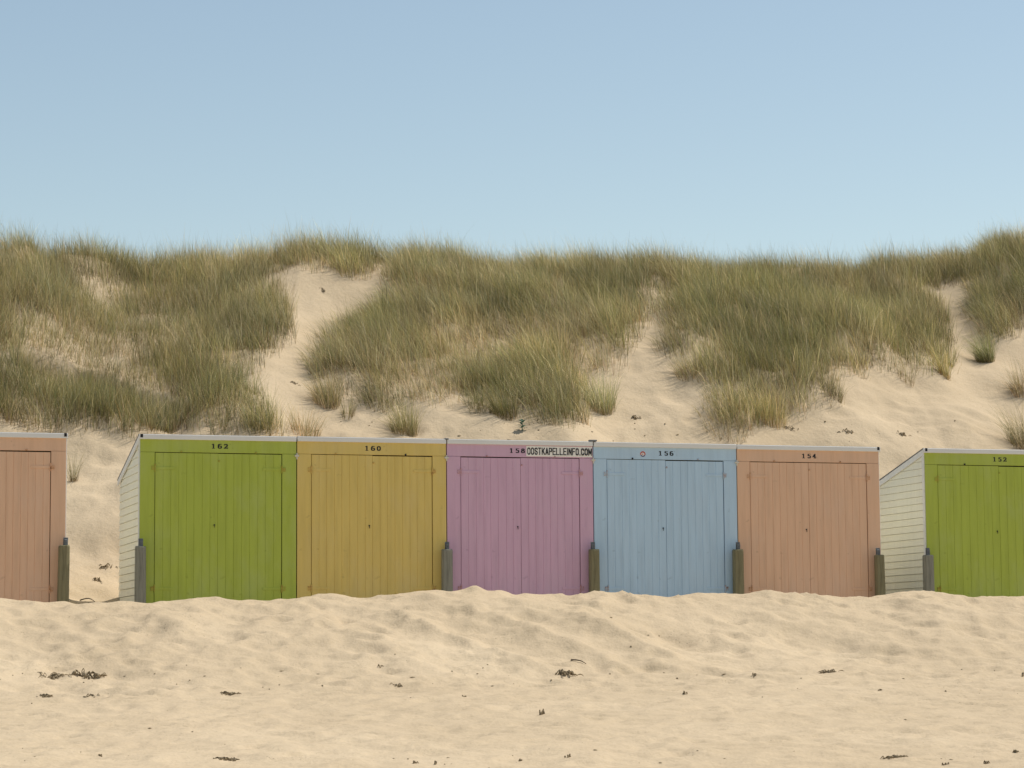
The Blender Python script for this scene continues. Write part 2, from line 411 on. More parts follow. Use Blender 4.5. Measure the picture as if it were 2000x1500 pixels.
# ------------------------------------------------------------------ lettering (strokes of a nib)
def arc(cx, cy, rx, ry, a0, a1, n=10):
    return [(cx + rx * math.cos(R(a0 + (a1 - a0) * k / n)), cy + ry * math.sin(R(a0 + (a1 - a0) * k / n))) for k in range(n + 1)]
SANS = {
 'O': [arc(.5, .7, .5, .3, 0, 180) + arc(.5, .3, .5, .3, 180, 360) + [(1, .7)]],
 'C': [arc(.5, .7, .5, .3, 0, 180) + arc(.5, .3, .5, .3, 180, 360)],
 'S': [arc(.5, .74, .5, .26, 10, 200) + [(.25, .57), (.75, .43)] + arc(.5, .26, .5, .26, 20, -190)],
 'T': [[(0, 1), (1, 1)], [(.5, 1), (.5, 0)]], 'K': [[(0, 0), (0, 1)], [(1, 1), (.05, .42)], [(.35, .6), (1, 0)]],
 'A': [[(0, 0), (.5, 1), (1, 0)], [(.2, .28), (.8, .28)]],
 'P': [[(0, 0), (0, 1), (.6, 1)] + arc(.6, .74, .4, .26, 90, -90) + [(0, .48)]],
 'E': [[(1, 1), (0, 1), (0, 0), (1, 0)], [(0, .52), (.85, .52)]], 'L': [[(0, 1), (0, 0), (1, 0)]],
 'I': [[(.5, 0), (.5, 1)]], 'N': [[(0, 0), (0, 1), (1, 0), (1, 1)]], 'F': [[(0, 0), (0, 1), (1, 1)], [(0, .52), (.85, .52)]],
 'M': [[(0, 0), (0, 1), (.5, .2), (1, 1), (1, 0)]], '.': [[(.5, 0), (.5, .05)]],
}
DIG = {
 '1': [[(.15, .85), (.5, 1), (.5, 0)], [(.2, 0), (.8, 0)]],
 '6': [arc(.5, .3, .42, .3, 0, 360, 16), arc(.55, .5, .47, .5, 60, 190)],
 '2': [arc(.5, .72, .4, .27, 170, -40) + [(.1, .02), (.92, .02), (.95, .18)]],
 '0': [arc(.5, .5, .42, .5, 0, 360, 18)],
 '5': [[(.88, .98), (.25, .98), (.2, .58)] + arc(.5, .32, .4, .32, 120, -150)],
 '8': [arc(.5, .76, .33, .23, 0, 360, 14), arc(.5, .27, .42, .27, 0, 360, 14)],
 '4': [[(.68, 0), (.68, 1), (.05, .28), (.98, .28)], [(.45, 0), (.9, 0)]],
}
def write(text, glyphs, x, z, y, h, wd, gap, nx_, nz_, name, mat, parent, slim={}):
    mb = MB(); k = 0
    for ch in text:
        cw = wd * slim.get(ch, 1)
        for st in glyphs[ch]:
            for a, b in zip(st[:-1], st[1:]):
                ax_, az = x + a[0] * cw, z + a[1] * h; bx, bz = x + b[0] * cw, z + b[1] * h
                pts = [(cx_ + sx * nx_, cz_ + sz * nz_) for cx_, cz_ in ((ax_, az), (bx, bz)) for sx in (-1, 1) for sz in (-1, 1)]
                pts.sort(); hull = []
                for seq in (pts, pts[::-1]):
                    lo = []
                    for p in seq:
                        while len(lo) >= 2 and (lo[-1][0] - lo[-2][0]) * (p[1] - lo[-2][1]) - (lo[-1][1] - lo[-2][1]) * (p[0] - lo[-2][0]) <= 0: lo.pop()
                        lo.append(p)
                    hull += lo[:-1]
                k += 1; yy = y - .00004 * k
                mb.add([(p[0], yy, p[1]) for p in hull], [tuple(range(len(hull)))])
        x += cw + gap
    return mb.build(name, mat, parent)

# ------------------------------------------------------------------ beach cabins
BURY = .35
def cabin(u0_, u1_, vtop, color, label, num=None, ends=(False, False), seed=0, bracket=True, depth=1.88, gap=1.0, numx=None):
    random.seed(100 + seed)
    a = on_front(u0_, vtop); b = on_front(u1_, vtop)
    um = (u0_ + u1_) / 2; ztop = on_front(um, vtop)[2]
    W = float(np.linalg.norm((b - a)[:2])); H = 2.08 + BURY
    z0 = ztop - H
    root = empty('beach_cabin', (a[0], a[1], z0), AL)
    tag(root, label, 'beach cabin', 'beach cabins in a row at the foot of the dune')
    mat = M[color]; g = .006
    x0, x1 = g, W - g
    SL = .235                                        # roof falls towards the back
    top = lambda y: H - .05 - y * SL * 1.0
    FA = .062
    # side and back walls of lapped boards
    wb = MB(); bh = .098
    for sx, xx in ((-1, x0 + .012), (1, x1 - .012)):
        z = 0.0
        while z < H - .12:
            zt = z + bh
            ye0 = depth if z < top(depth) else max(.1, (H - .05 - z) / SL)
            ye1 = depth if zt < top(depth) else max(.06, (H - .05 - zt) / SL)
            ye0, ye1 = min(ye0, depth), min(ye1, depth)
            o = sx * .010; ys = .022
            za = z; z = za + .004
            wb.add([(xx + o, ys, z), (xx + o, ye0, z), (xx, ye1, zt), (xx, ys, zt), (xx - sx * .02, ys, z), (xx - sx * .02, ye0, z), (xx - sx * .02, ye1, zt), (xx - sx * .02, ys, zt)],
                   [(0, 1, 2, 3), (4, 7, 6, 5), (0, 4, 5, 1), (3, 2, 6, 7), (0, 3, 7, 4), (1, 5, 6, 2)])
            z = zt
    wb.box(x0 + .034, x0 + .040, .03, depth - .03, 0, top(depth) - .02); wb.box(x1 - .040, x1 - .034, .03, depth - .03, 0, top(depth) - .02)
    wb.box(x0 + .04, x1 - .04, depth - .02, depth - .001, 0, top(depth))
    wb.build('wall', M['white'], root)
    # corner boards at open ends
    for flag, xx in ((ends[0], x0 - .014), (ends[1], x1 - .010)):
        if flag:
            c = MB(); c.box(xx, xx + .024, -.004, .06, 0, H - .03, .003)
            c.build('corner_board', M['trim'], root)
    # roof
    rf = MB(); hx0, hx1 = x0 - (.02 if ends[0] else -.002), x1 + (.02 if ends[1] else -.002)
    yb = depth + .05
    rf.add([(hx0, -.005, H - .012), (hx1, -.005, H - .012), (hx1, yb, H - .012 - SL * yb), (hx0, yb, H - .012 - SL * yb),
            (hx0, -.005, H + .006), (hx1, -.005, H + .006), (hx1, yb, H + .006 - SL * yb), (hx0, yb, H + .006 - SL * yb)],
           [(3,2,1,0),(4,5,6,7),(0,1,5,4),(1,2,6,5),(2,3,7,6),(3,0,4,7)])
    rf.build('roof', M['roof'], root)
    for flag, xa, xb in ((ends[0], x0 - .018, x0 - .002), (ends[1], x1 + .002, x1 + .018)):
        if flag:
            vb = MB(); hgt = .075
            vb.add([(xa, .0, H - .014 - hgt), (xb, .0, H - .014 - hgt), (xb, yb, H - .014 - hgt - SL * yb), (xa, yb, H - .014 - hgt - SL * yb),
                    (xa, .0, H - .014), (xb, .0, H - .014), (xb, yb, H - .014 - SL * yb), (xa, yb, H - .014 - SL * yb)],
                   [(3,2,1,0),(4,5,6,7),(0,1,5,4),(1,2,6,5),(2,3,7,6),(3,0,4,7)])
            vb.build('verge_board', M['trim'], root)
    fb = MB(); fb.box(hx0, hx1, -.045, -.002, H - FA, H, .004); fb.build('fascia', M['trim'], root)
    # front frame: header and two stiles
    SW = .195; DT = H - FA - .165; DX0, DX1 = SW, W - SW
    fr = MB()
    fr.box(x0, x1, -.022, .02, DT + .004, H - FA + .002, .002)
    fr.box(x0, DX0 - .004, -.0225, .02, 0, DT + .001, .002)
    fr.box(DX1 + .004, x1, -.0225, .02, 0, DT + .001, .002)
    fr.build('front_frame', mat, root)
    bk = MB(); bk.box(DX0 - .05, DX1 + .05, .022, .03, 0, DT + .05); bk.build('dark_gap_backing', M['gap_shade'], root)  # near-black sheet, paints in the shade seen through the door gaps
    # two doors of tongue-and-groove planks
    mid = (DX0 + DX1) / 2 - .005 + random.uniform(-.01, .01)
    sag = [random.uniform(.002, .007), random.uniform(.006, .013)]
    if random.random() < .5: sag.reverse()
    for di, (a0, a1) in enumerate(((DX0 + .003, mid - (.0015 if color not in ('green', 'yellow') else .0004)), (mid + (.0015 if color not in ('green', 'yellow') else .0004), DX1 - .004))):
        d = MB(); n = 8; ww = (a1 - a0) / n
        edges = [a0 + ww * k + (random.uniform(-.005, .005) if 0 < k < n else 0) for k in range(n + 1)]
        zt = DT - sag[di]
        for k in range(n):
            pr = random.uniform(-.0012, .0012); e = .0034
            xa, xb = edges[k], edges[k + 1]
            gd = .004
            yf = -.016 + pr
            pf = [(xa, yf + gd), (xa + e, yf), (xb - e, yf), (xb, yf + gd)]
            vs = [(px, py, .02) for px, py in pf] + [(px, py, zt) for px, py in pf] + [(xa, .012, .02), (xb, .012, .02), (xa, .012, zt), (xb, .012, zt)]
            d.add(vs, [(0,1,5,4),(1,2,6,5),(2,3,7,6),(3,9,11,7),(8,0,4,10),(4,5,6,7,11,10)])
        door = d.build('door', mat, root)
        side = -1 if di == 0 else 1
        for hz in (DT - .20, BURY + .115):
            h = MB(); hx = a0 if di == 0 else a1
            xs = sorted((hx + .004 * side * -1, hx - side * .25))
            st_ = MB(); st_.box(xs[0], xs[1], -.0215, -.0165, hz - .018, hz + .018, .002); st_.build('hinge_strap', mat, door)
            xs = sorted((hx + side * .012, hx + side * .05))
            h.box(xs[0], xs[1], -.030, -.0228, hz - .027, hz + .027, .002)
            h.lathe([(.009, -.05), (.009, .05)], 8, (hx + side * .004, -.028, hz))
            h.build('hinge', HM[color], door)
        if di == 0:
            h = MB(); h.lathe([(.010, 0), (.010, .004), (.007, .010), (.003, .011)], 10, (a1 - .045, -.0175, BURY + 1.0 - .07), 'y')
            h.box(a1 - .048, a1 - .042, -.0335, -.027, BURY + 1.0 - .105, BURY + 1.0 - .07)
            h.build('lock', M['number'], door)
        else:
            h = MB(); h.lathe([(.014, 0), (.012, .006), (.006, .009)], 8, (a0 + .012, -.0175, DT - .10), 'y')
            h.build('knob', HM[color], door)
    for fx in (.26, .73):
        h = MB(); xx = x0 + (x1 - x0) * fx + random.uniform(-.02, .02)
        h.lathe([(.013, 0), (.012, .012), (.007, .017)], 8, (xx, -.0225, DT + .012), 'y')
        h.build('turn_button', HM[color] if random.random() < .6 else M['number'], root)
    if ends[0] or ends[1]:
        h = MB(); xx = x0 + .012 if ends[0] else x1 - .012
        h.box(xx - .017, xx + .017, -.049, -.0455, H - .042, H + .003, .001)
        h.build('corner_clip', M['number'], root)
    if bracket:
        h = MB(); zz = DT - .055 if False else DT - .02
        h.box(W - .028, W + .028, -.042, -.0235, zz - .012, zz + .012, .003)
        h.box(W - .008, W + .010, -.036, -.0235, zz - .045, zz + .035, .003)
        h.build('bracket', M['bracket'], root)
    if num:
        nw = .046; gp = .032; tot = 3 * nw + 2 * gp
        cx_ = numx if numx is not None else W * .505
        for q_, ch in enumerate(num):
            write(ch, DIG, cx_ - tot / 2 + q_ * (nw + gp), DT + .061, -.0235, .056, nw, gp, .0088, .0032, 'house_number_digit', M['number'], root, {'1': .8})
    return root, W, H, DT, a, z0

G = 'beach cabins in a row at the foot of the dune'
cabin(-163, 130, 844.5, 'peach', 'peach painted beach cabin cut off by the left edge, alone left of the sand gap', None, (False, True), 1, bracket=False)
cabin(273, 579, 851, 'green', 'green beach cabin numbered 162 with white boarded side wall facing the gap', '162', (True, False), 2)
cabin(579, 871, 855.5, 'yellow', 'mustard yellow beach cabin numbered 160', '160', (False, False), 3)
c158 = cabin(871, 1157, 860.5, 'mauve', 'mauve pink beach cabin numbered 158 with a white web address sign', '158', (False, False), 4, numx=.978)
c156 = cabin(1157, 1437, 866, 'blue', 'pale blue beach cabin numbered 156 with a small round sticker', '156', (False, False), 5)
cabin(1437, 1715, 871.5, 'peach', 'peach beach cabin numbered 154 between the blue cabin and the right gap', '154', (False, True), 6, bracket=False)
cabin(1804, 2092, 878.5, 'green', 'green beach cabin numbered 152 cut off by the right edge', '152', (True, False), 7, bracket=False)

# web address sign
_, Wc, Hc, DTc, ac, zc_ = c158
pa = on_front(1027, 882); pb = on_front(1155.5, 882)
sg = empty('sign', (pa[0] - rn[0] * .0265, pa[1] - rn[1] * .0265, zc_ + DTc + .018), AL)
tag(sg, 'white strip sign reading OOSTKAPELLEINFO.COM on the mauve cabin header', 'sign')
sw = float(np.linalg.norm((pb - pa)[:2])); sh = .136
b_ = MB(); b_.box(0, sw, 0, .005, 0, sh, .001); b_.build('sign_board', M['signboard'], sg)
nch = 19; txt = 'OOSTKAPELLEINFO.COM'
unit = (sw - .03) / (sum({'I': .15, '.': .25, 'M': 1.25}.get(c, 1) for c in txt) + (nch - 1) * .55)
write(txt, SANS, .015 + .003, .026, -.0008, .084, unit, unit * .55, .0056, .0062, 'lettering', M['number'], sg, {'I': .15, '.': .25, 'M': 1.25})
# sticker on the blue header
st = c156[0]; pz = c156[3] + .075; sx_ = (1253 - 1157) / 280 * c156[1]
m_ = MB(); m_.lathe([(.040, 0), (.040, .0012)], 20, (sx_, -.0225, pz), 'y'); m_.build('sticker', M['signboard'], st)
m_ = MB()
def band(pts): m_.add(pts, [tuple(range(len(pts)))])
for k, (c, a0, a1, r_i, r_o) in enumerate((('red', 15, 200, .022, .038), ('red', -30, 40, .024, .038), ('navy', 205, 330, .022, .038), ('navy', 60, 110, .006, .018), ('red', 180, 330, .0, .012))):
    q_ = MB(); P1 = arc(sx_, pz, r_o, r_o, a0, a1, 12); P2 = arc(sx_, pz, r_i, r_i, a1, a0, 12)
    vs = [(p[0], -.0240 - .0003 * k, p[1]) for p in P1 + P2]
    q_.add(vs, [(i, i + 1, 24 - i, 25 - i) for i in range(12)]); q_.build('sticker_mark', M[c], st)
# caps over roof joints
for uu, vv, ln in ((871, 858.5, .05), (1157, 861.5, .10)):
    p = on_front(uu, vv); cp = MB(); cp.box(-ln / 2, ln / 2, -.05, .03, -.006, .016, .003)
    o = cp.build('joint_cap', M['steel']); o.location = p; o.rotation_euler = (0, 0, AL)
    o.parent = c158[0]; o.matrix_parent_inverse = (Matrix.Translation(c158[0].location) @ Matrix.Rotation(AL, 4, 'Z')).inverted()

# ------------------------------------------------------------------ mooring piles in front of the joints
POSTS = [(123, 1065, 'wood2', 'dark pile with steel strip against the leftmost peach cabin', .012), (275, 1067, 'wood', 'grey pile on the right edge of the wide sand gap, at green cabin 162', -.004),
 (873, 1073, 'wood', 'grey green pile between the yellow and mauve cabins', .0), (1160, 1073, 'wood2', 'olive stained pile between the mauve and blue cabins', .0),
 (1441, 1073, 'wood2', 'brownish pile between the blue and peach 154 cabins', .0), (1719, 1084, 'wood2', 'dark pile at the right corner of peach cabin 154', -.012), (1813, 1084, 'wood', 'grey pile between the white side wall and doors of green cabin 152', -.004)]
for i, (uu, vv, mt, lab, lean) in enumerate(POSTS):
    random.seed(50 + i)
    p = on_front(uu, vv, -.14)
    hgt = 1.25
    root = empty('wooden_pile', (p[0], p[1], p[2] - hgt), AL); root.rotation_euler = (0, lean, AL)
    tag(root, lab, 'wooden post', 'wooden piles standing in front of the cabin joints')
    r_ = .066 + random.uniform(0, .006)
    bm = bmesh.new(); n = 16; rings = []
    for h, k in ((0, 1.08), (.4, 1.05), (.8, 1.02), (hgt - .02, 1.0), (hgt - .006, .96), (hgt, .88)):
        ring = []
        for q_ in range(n):
            a_ = 2 * math.pi * q_ / n; c_, s_ = math.cos(a_), math.sin(a_)
            sq = (abs(c_) ** 3 + abs(s_) ** 3) ** (-1 / 3)   # rounded square section
            rr = r_ * k * sq * (1 + random.uniform(-.02, .02))
            ring.append(bm.verts.new((rr * c_, rr * s_, h + (random.uniform(-.004, .004) if h > hgt - .03 else 0))))
        rings.append(ring)
    for A, B in zip(rings[:-1], rings[1:]):
        for q_ in range(n): bm.faces.new((A[q_], A[(q_ + 1) % n], B[(q_ + 1) % n], B[q_]))
    bm.faces.new(rings[-1]); bm.faces.new(rings[0][::-1])
    me = bpy.data.meshes.new('pile_shaft'); bm.to_mesh(me); bm.free(); link_mesh('pile_shaft', me, M[mt], root)
    s_ = MB(); ox = random.uniform(-.012, .012) if i not in (0,) else .02
    s_.box(ox - .030, ox + .030, .02, .028, hgt - .12, hgt + .10, .002)
    s_.box(ox - .022, ox + .022, -.012, .0195, hgt - .002, hgt + .075, .006)
    s_.lathe([(.010, 0), (.008, .01)], 8, (ox, -.012, hgt + .045), 'y')
    s_.build('steel_strip', M['steel'], root)

# ------------------------------------------------------------------ marram grass
def blades(cx, cy, cz, L, out_a, spread, lean, wdt, col, rg, seg=3):
    """ribbon blades; arrays of equal length -> verts, faces, colours"""
    n = len(cx)
    s = np.linspace(0, 1, seg + 1)
    ox, oy = np.cos(out_a) * spread, np.sin(out_a) * spread
    hx = ox + lean[:, 0]; hy = oy + lean[:, 1]
    hor = np.sqrt(hx ** 2 + hy ** 2)
    fa = rg.uniform(0, 2 * math.pi, n)
    sx, sy = np.cos(fa), np.sin(fa)
    V_ = np.zeros((n, seg + 1, 2, 3))
    for k, t in enumerate(s):
        b1 = .35 * t + .65 * t * t
        drop = np.clip(hor, 0, 1.3) ** 2 * .45 * t ** 2.2
        X_ = cx + hx * L * b1; Y_ = cy + hy * L * b1; Z_ = cz + L * (t * np.sqrt(np.clip(1 - .35 * hor ** 2, .3, 1)) - drop) - .02
        wk = wdt * (1 - .92 * t ** 1.6) * .5
        for j, sg_ in enumerate((-1, 1)):
            V_[:, k, j, 0] = X_ + sg_ * sx * wk; V_[:, k, j, 1] = Y_ + sg_ * sy * wk; V_[:, k, j, 2] = Z_
    base = (np.arange(n) * (seg + 1) * 2)[:, None, None]
    q_ = np.array([[2 * k, 2 * k + 1, 2 * k + 3, 2 * k + 2] for k in range(seg)])[None]
    Fc = (base + q_).reshape(-1, 4)
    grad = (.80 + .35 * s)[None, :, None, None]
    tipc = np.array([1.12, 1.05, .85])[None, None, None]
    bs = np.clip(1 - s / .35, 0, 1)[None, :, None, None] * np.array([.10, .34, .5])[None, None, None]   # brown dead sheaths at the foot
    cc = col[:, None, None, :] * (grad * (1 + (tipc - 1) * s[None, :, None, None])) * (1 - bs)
    cc = np.broadcast_to(cc, (n, seg + 1, 2, 3))
    return V_.reshape(-1, 3), Fc, cc.reshape(-1, 3)
def ribbon_object(name, V_, Fc, cc, mat):
    me = bpy.data.meshes.new(name)
    me.vertices.add(len(V_)); me.vertices.foreach_set('co', V_.astype(np.float32).ravel())
    me.loops.add(Fc.size); me.loops.foreach_set('vertex_index', Fc.ravel().astype(np.int32))
    me.polygons.add(len(Fc)); me.polygons.foreach_set('loop_start', np.arange(0, Fc.size, 4, dtype=np.int32))
    me.polygons.foreach_set('use_smooth', np.ones(len(Fc), bool)); me.update()
    a = me.color_attributes.new('tint', 'FLOAT_COLOR', 'POINT')
    a.data.foreach_set('color', np.concatenate([cc, np.ones((len(cc), 1))], 1).astype(np.float32).ravel())
    return link_mesh(name, me, mat)
PAL = np.array([(.29, .275, .115), (.38, .34, .18), (.17, .19, .09), (.52, .45, .28), (.74, .66, .46), (.30, .20, .09), (.24, .27, .19)])
def pick_cols(n, tone, rg):
    # tone 0 lush green .. 1 straw
    pg = np.array([.30, .18, .30, .07, .04, .03, .08]); ps = np.array([.10, .24, .05, .28, .24, .05, .04])
    w_ = pg[None] * (1 - tone[:, None]) + ps[None] * tone[:, None]; w_ /= w_.sum(1, keepdims=True)
    r_ = rg.random(n)[:, None]; k = (w_.cumsum(1) < r_).sum(1)
    return PAL[np.clip(k, 0, len(PAL) - 1)] * rg.uniform(.6, 1.35, n)[:, None]
def tuft_arrays(tx, ty, nb, rad, Lm, tone, wind, rg, spread=(.05, .75)):
    rep = np.repeat(np.arange(len(tx)), nb); n = len(rep)
    a = rg.uniform(0, 2 * math.pi, n); r_ = np.sqrt(rg.random(n)) * rad[rep]
    bx = tx[rep] + np.cos(a) * r_; by = ty[rep] + np.sin(a) * r_
    L = Lm[rep] * rg.uniform(.35, 1.12, n) * np.where(rg.random(n) < .05, 1.35, 1)
    sp = rg.uniform(*spread, n) * (.35 + .65 * r_ / rad[rep])
    lean = np.stack([wind[rep, 0] * rg.uniform(.2, 1.5, n), wind[rep, 1] * rg.uniform(.4, 1.4, n)], 1) + rg.normal(0, .10, (n, 2))
    hue = np.stack([rg.normal(.01, .05, len(tx)), rg.normal(0, .025, len(tx)), rg.normal(-.02, .08, len(tx))], 1)
    val = np.exp(rg.normal(-.02, .17, len(tx)) + .24 * vnoise(tx * 1.3, ty * 1.0, 101) + .16 * vnoise(tx * .45, ty * .45, 107))
    col = pick_cols(n, np.clip(tone[rep] + rg.normal(0, .15, n), 0, 1), rg) * ((1 + hue) * val[:, None])[rep]
    return blades(bx, by, gz(bx, by), L, a + rg.normal(0, .5, n), sp, lean, rg.uniform(.0035, .0068, n), col, rg)

rg = np.random.default_rng(5)
NT = 25500
tx = rg.uniform(-14, 16.5, NT); ty = rg.uniform(0, 17.5, NT) + 2.2 + rowy(tx)
tz = gz(tx, ty); tu, tv = project(tx, ty, tz)
d_ = grass_density(tu, tv)
big = vnoise(tx * .5, ty * .5, 61) * .5 + vnoise(tx * 1.6, ty * 1.6, 71) * .5
keep = rg.random(NT) < d_ * np.clip(.88 + .6 * big, .3, 1)
keep &= (tu > -420) & (tu < 2420)
tx, ty, tu, tv, d_, big = tx[keep], ty[keep], tu[keep], tv[keep], d_[keep], big[keep]
nT = len(tx)
reg = .16 * (tv < 545) - .26 * ((tu < 560) & (tv > 735)) - .10 * (tu > 1330) + .08 * ((tu > 600) & (tu < 1250))  # lower left: its shade is painted in as darker, greener grass
tone = np.clip(.34 + reg + .38 * vnoise(tx * .8, ty * .6, 81) + rg.normal(0, .24, nT), 0, 1)
# calmer upright grass on the left, wind-combed towards the left in the middle and right
wl = np.interp(tu, [0, 450, 700, 1000, 1400, 1650, 1850, 2000], [.08, .12, .45, .42, .34, .18, .3, .4])
wind = np.stack([-wl, -.10 * np.ones(nT)], 1)
wind += rg.normal(0, .10, wind.shape); wind[:, 0] += .22 * vnoise(tx * .6, ty * .6, 91)
nb = (rg.uniform(36, 66, nT) * np.where(d_ < .9, .6, 1)).astype(int)
Lm = rg.uniform(.36, .70, nT) * (1 + .18 * big) * np.where(d_ < .9, .8, 1)
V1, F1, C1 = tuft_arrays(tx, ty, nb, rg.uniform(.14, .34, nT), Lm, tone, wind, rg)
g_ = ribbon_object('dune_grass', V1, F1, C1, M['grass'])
tag(g_, 'dense marram grass, green and straw coloured, covering the dune', 'grass', kind='stuff')
print('tufts', nT, 'blades', len(F1) // 4)

TUFTS = [ # u, v of the root, blades, root radius, length, tone, wind, label
 (640, 790, 150, .16, .46, .45, (-.25, -.1), 'bushy marram tuft casting a shadow on the sand just right of the path foot'),
 (1175, 803, 170, .17, .55, .25, (-.2, -.1), 'dark green marram tuft standing alone left of the middle sand chute'),
 (1926, 706, 170, .12, .55, .35, (-.35, -.1), 'lone marram tuft with long shadow on the right hand sand slope'),
 (790, 842, 130, .16, .50, .35, (-.25, -.1), 'marram tuft rooted low above the yellow cabin roof'),
 (596, 850, 70, .17, .36, .35, (.05, 0), 'thin marram tuft peeking over the joint of green and yellow cabins'),
 (1418, 838, 120, .28, .28, .85, (-.3, -.2), 'low straw coloured tuft sprawling above the blue cabin'),
 (143, 940, 26, .05, .42, .95, (.02, -.2), 'small dry straw tuft beside the leftmost cabin wall'),
 (1998, 768, 90, .15, .5, .5, (-.3, 0), 'marram tuft at the right picture edge on mid slope'),
 (2004, 872, 160, .22, .62, .6, (-.35, 0), 'brownish marram tuft at the right picture edge just above cabin 152'),
 (1626, 772, 60, .13, .38, .75, (-.15, 0), 'pale sparse tuft below the right grass mass'),
 (1770, 745, 30, .10, .36, .9, (-.1, 0), 'wispy straw blades on the edge of the right bare slope'),
 (680, 812, 26, .08, .32, .9, (-.1, -.1), 'few yellowed blades right of the shadowed bushy tuft'),
 (1845, 735, 60, .08, .5, .45, (-.1, 0), 'narrow upright tuft at the lower right corner of the right grass mass'),
 (1505, 822, 120, .2, .5, .6, (-.1, 0), 'brown footed tuft at the lowest tip of the right grass mass'),
 (745, 792, 60, .16, .34, .55, (-.2, 0), 'low pale tuft between the bushy tuft and the centre grass mass'),
 (985, 812, 110, .16, .5, .1, (-.3, 0), 'dark green tuft at the lower edge of the centre grass mass'),
 (1345, 735, 70, .16, .42, .7, (-.4, 0), 'wind bent tuft at the left foot of the right grass mass'),
]
for k, (u_, v_, n_, rad, L_, tn, wd_, lab) in enumerate(TUFTS):
    p = ground_at(u_, v_, 35.0 if k != 6 else 33.5); r2 = np.random.default_rng(200 + k)
    A = np.array
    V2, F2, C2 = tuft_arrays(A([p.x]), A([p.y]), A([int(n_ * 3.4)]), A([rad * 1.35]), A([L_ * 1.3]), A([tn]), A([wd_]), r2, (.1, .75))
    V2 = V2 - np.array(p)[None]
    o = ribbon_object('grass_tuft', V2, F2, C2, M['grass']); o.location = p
    tag(o, lab, 'grass tuft', 'marram tufts standing apart on the sand')

# sea holly seedling
p = ground_at(1020, 842, 35.0)
hp = empty('sea_holly', p); tag(hp, 'small blue green leafy plant on sand above the mauve cabin', 'plant')
random.seed(3); stm = MB(); stm.lathe([(.006, 0), (.004, .16)], 6); stm.build('stem', M['holly'], hp)
lv = MB()
for k in range(16):
    a_ = k * 2.4; h = .03 + .15 * k / 16; Ln = .10 - .04 * k / 16; up_ = random.uniform(.1, .6)
    dx, dy = math.cos(a_), math.sin(a_); wq = .028
    pts = [(0, 0), (.35, 1), (.5, .55), (.7, .8), (1, 0), (.7, -.8), (.5, -.55), (.35, -1)]
    vs = [(dx * t * Ln - dy * s_ * wq, dy * t * Ln + dx * s_ * wq, h + up_ * t * Ln + abs(s_) * .008) for t, s_ in pts]
    lv.add(vs, [(0, 1, 2, 7), (2, 3, 4, 6), (2, 6, 7), (4, 5, 6)])
lv.build('foliage', M['holly'], hp)

# ------------------------------------------------------------------ dry seaweed, twigs and crumbs on the sand
def weed(u_, v_, wpx, hpx, lab, seed, y0=12.0, name='seaweed_clump', strands=26):
    p = ground_at(u_, v_, y0); sc = p.y / F; W_ = wpx * sc * .88; r_ = random.Random(seed); mb = MB()
    D_ = W_ * .7
    for _ in range(strands):
        x, y = r_.gauss(0, .24) * W_, r_.gauss(0, .24) * D_; a_ = r_.uniform(0, 6.28) if r_.random() < .5 else r_.gauss(0, .4)
        L_ = W_ * r_.uniform(.12, .4); th = max(.005, hpx * sc * r_.uniform(.05, .13)); pts = []
        bend = r_.uniform(-1.2, 1.2); hh = hpx * sc * r_.uniform(.1, .8)
        for k in range(5):
            t = k / 4; pts.append((x + math.cos(a_ + bend * t) * L_ * t, y + math.sin(a_ + bend * t) * L_ * t, hh * math.sin(math.pi * t) * .8))
        vs = []
        for q_, (px, py, pz_) in enumerate(pts):
            zz = float(gz(p.x + px, p.y + py)) - p.z + pz_ + .002; w2 = th * (1 - .5 * abs(q_ / 2 - 1))
            for c_ in ((-w2, 0, 0), (0, -w2, w2), (w2, 0, 0), (0, w2, -w2)): vs.append((px + c_[0], py + c_[1], zz + c_[2]))
        fs = [(4 * k + j, 4 * k + (j + 1) % 4, 4 * k + 4 + (j + 1) % 4, 4 * k + 4 + j) for k in range(4) for j in range(4)] + [(0, 1, 2, 3), (19, 18, 17, 16)]
        mb.add(vs, fs)
    o = mb.build(name, M['weed'] if name != 'twig' else M['twig'], None, True); o.location = p
    tag(o, lab, 'seaweed' if name == 'seaweed_clump' else name, 'dry seaweed scraps on the beach' if name == 'seaweed_clump' else None)
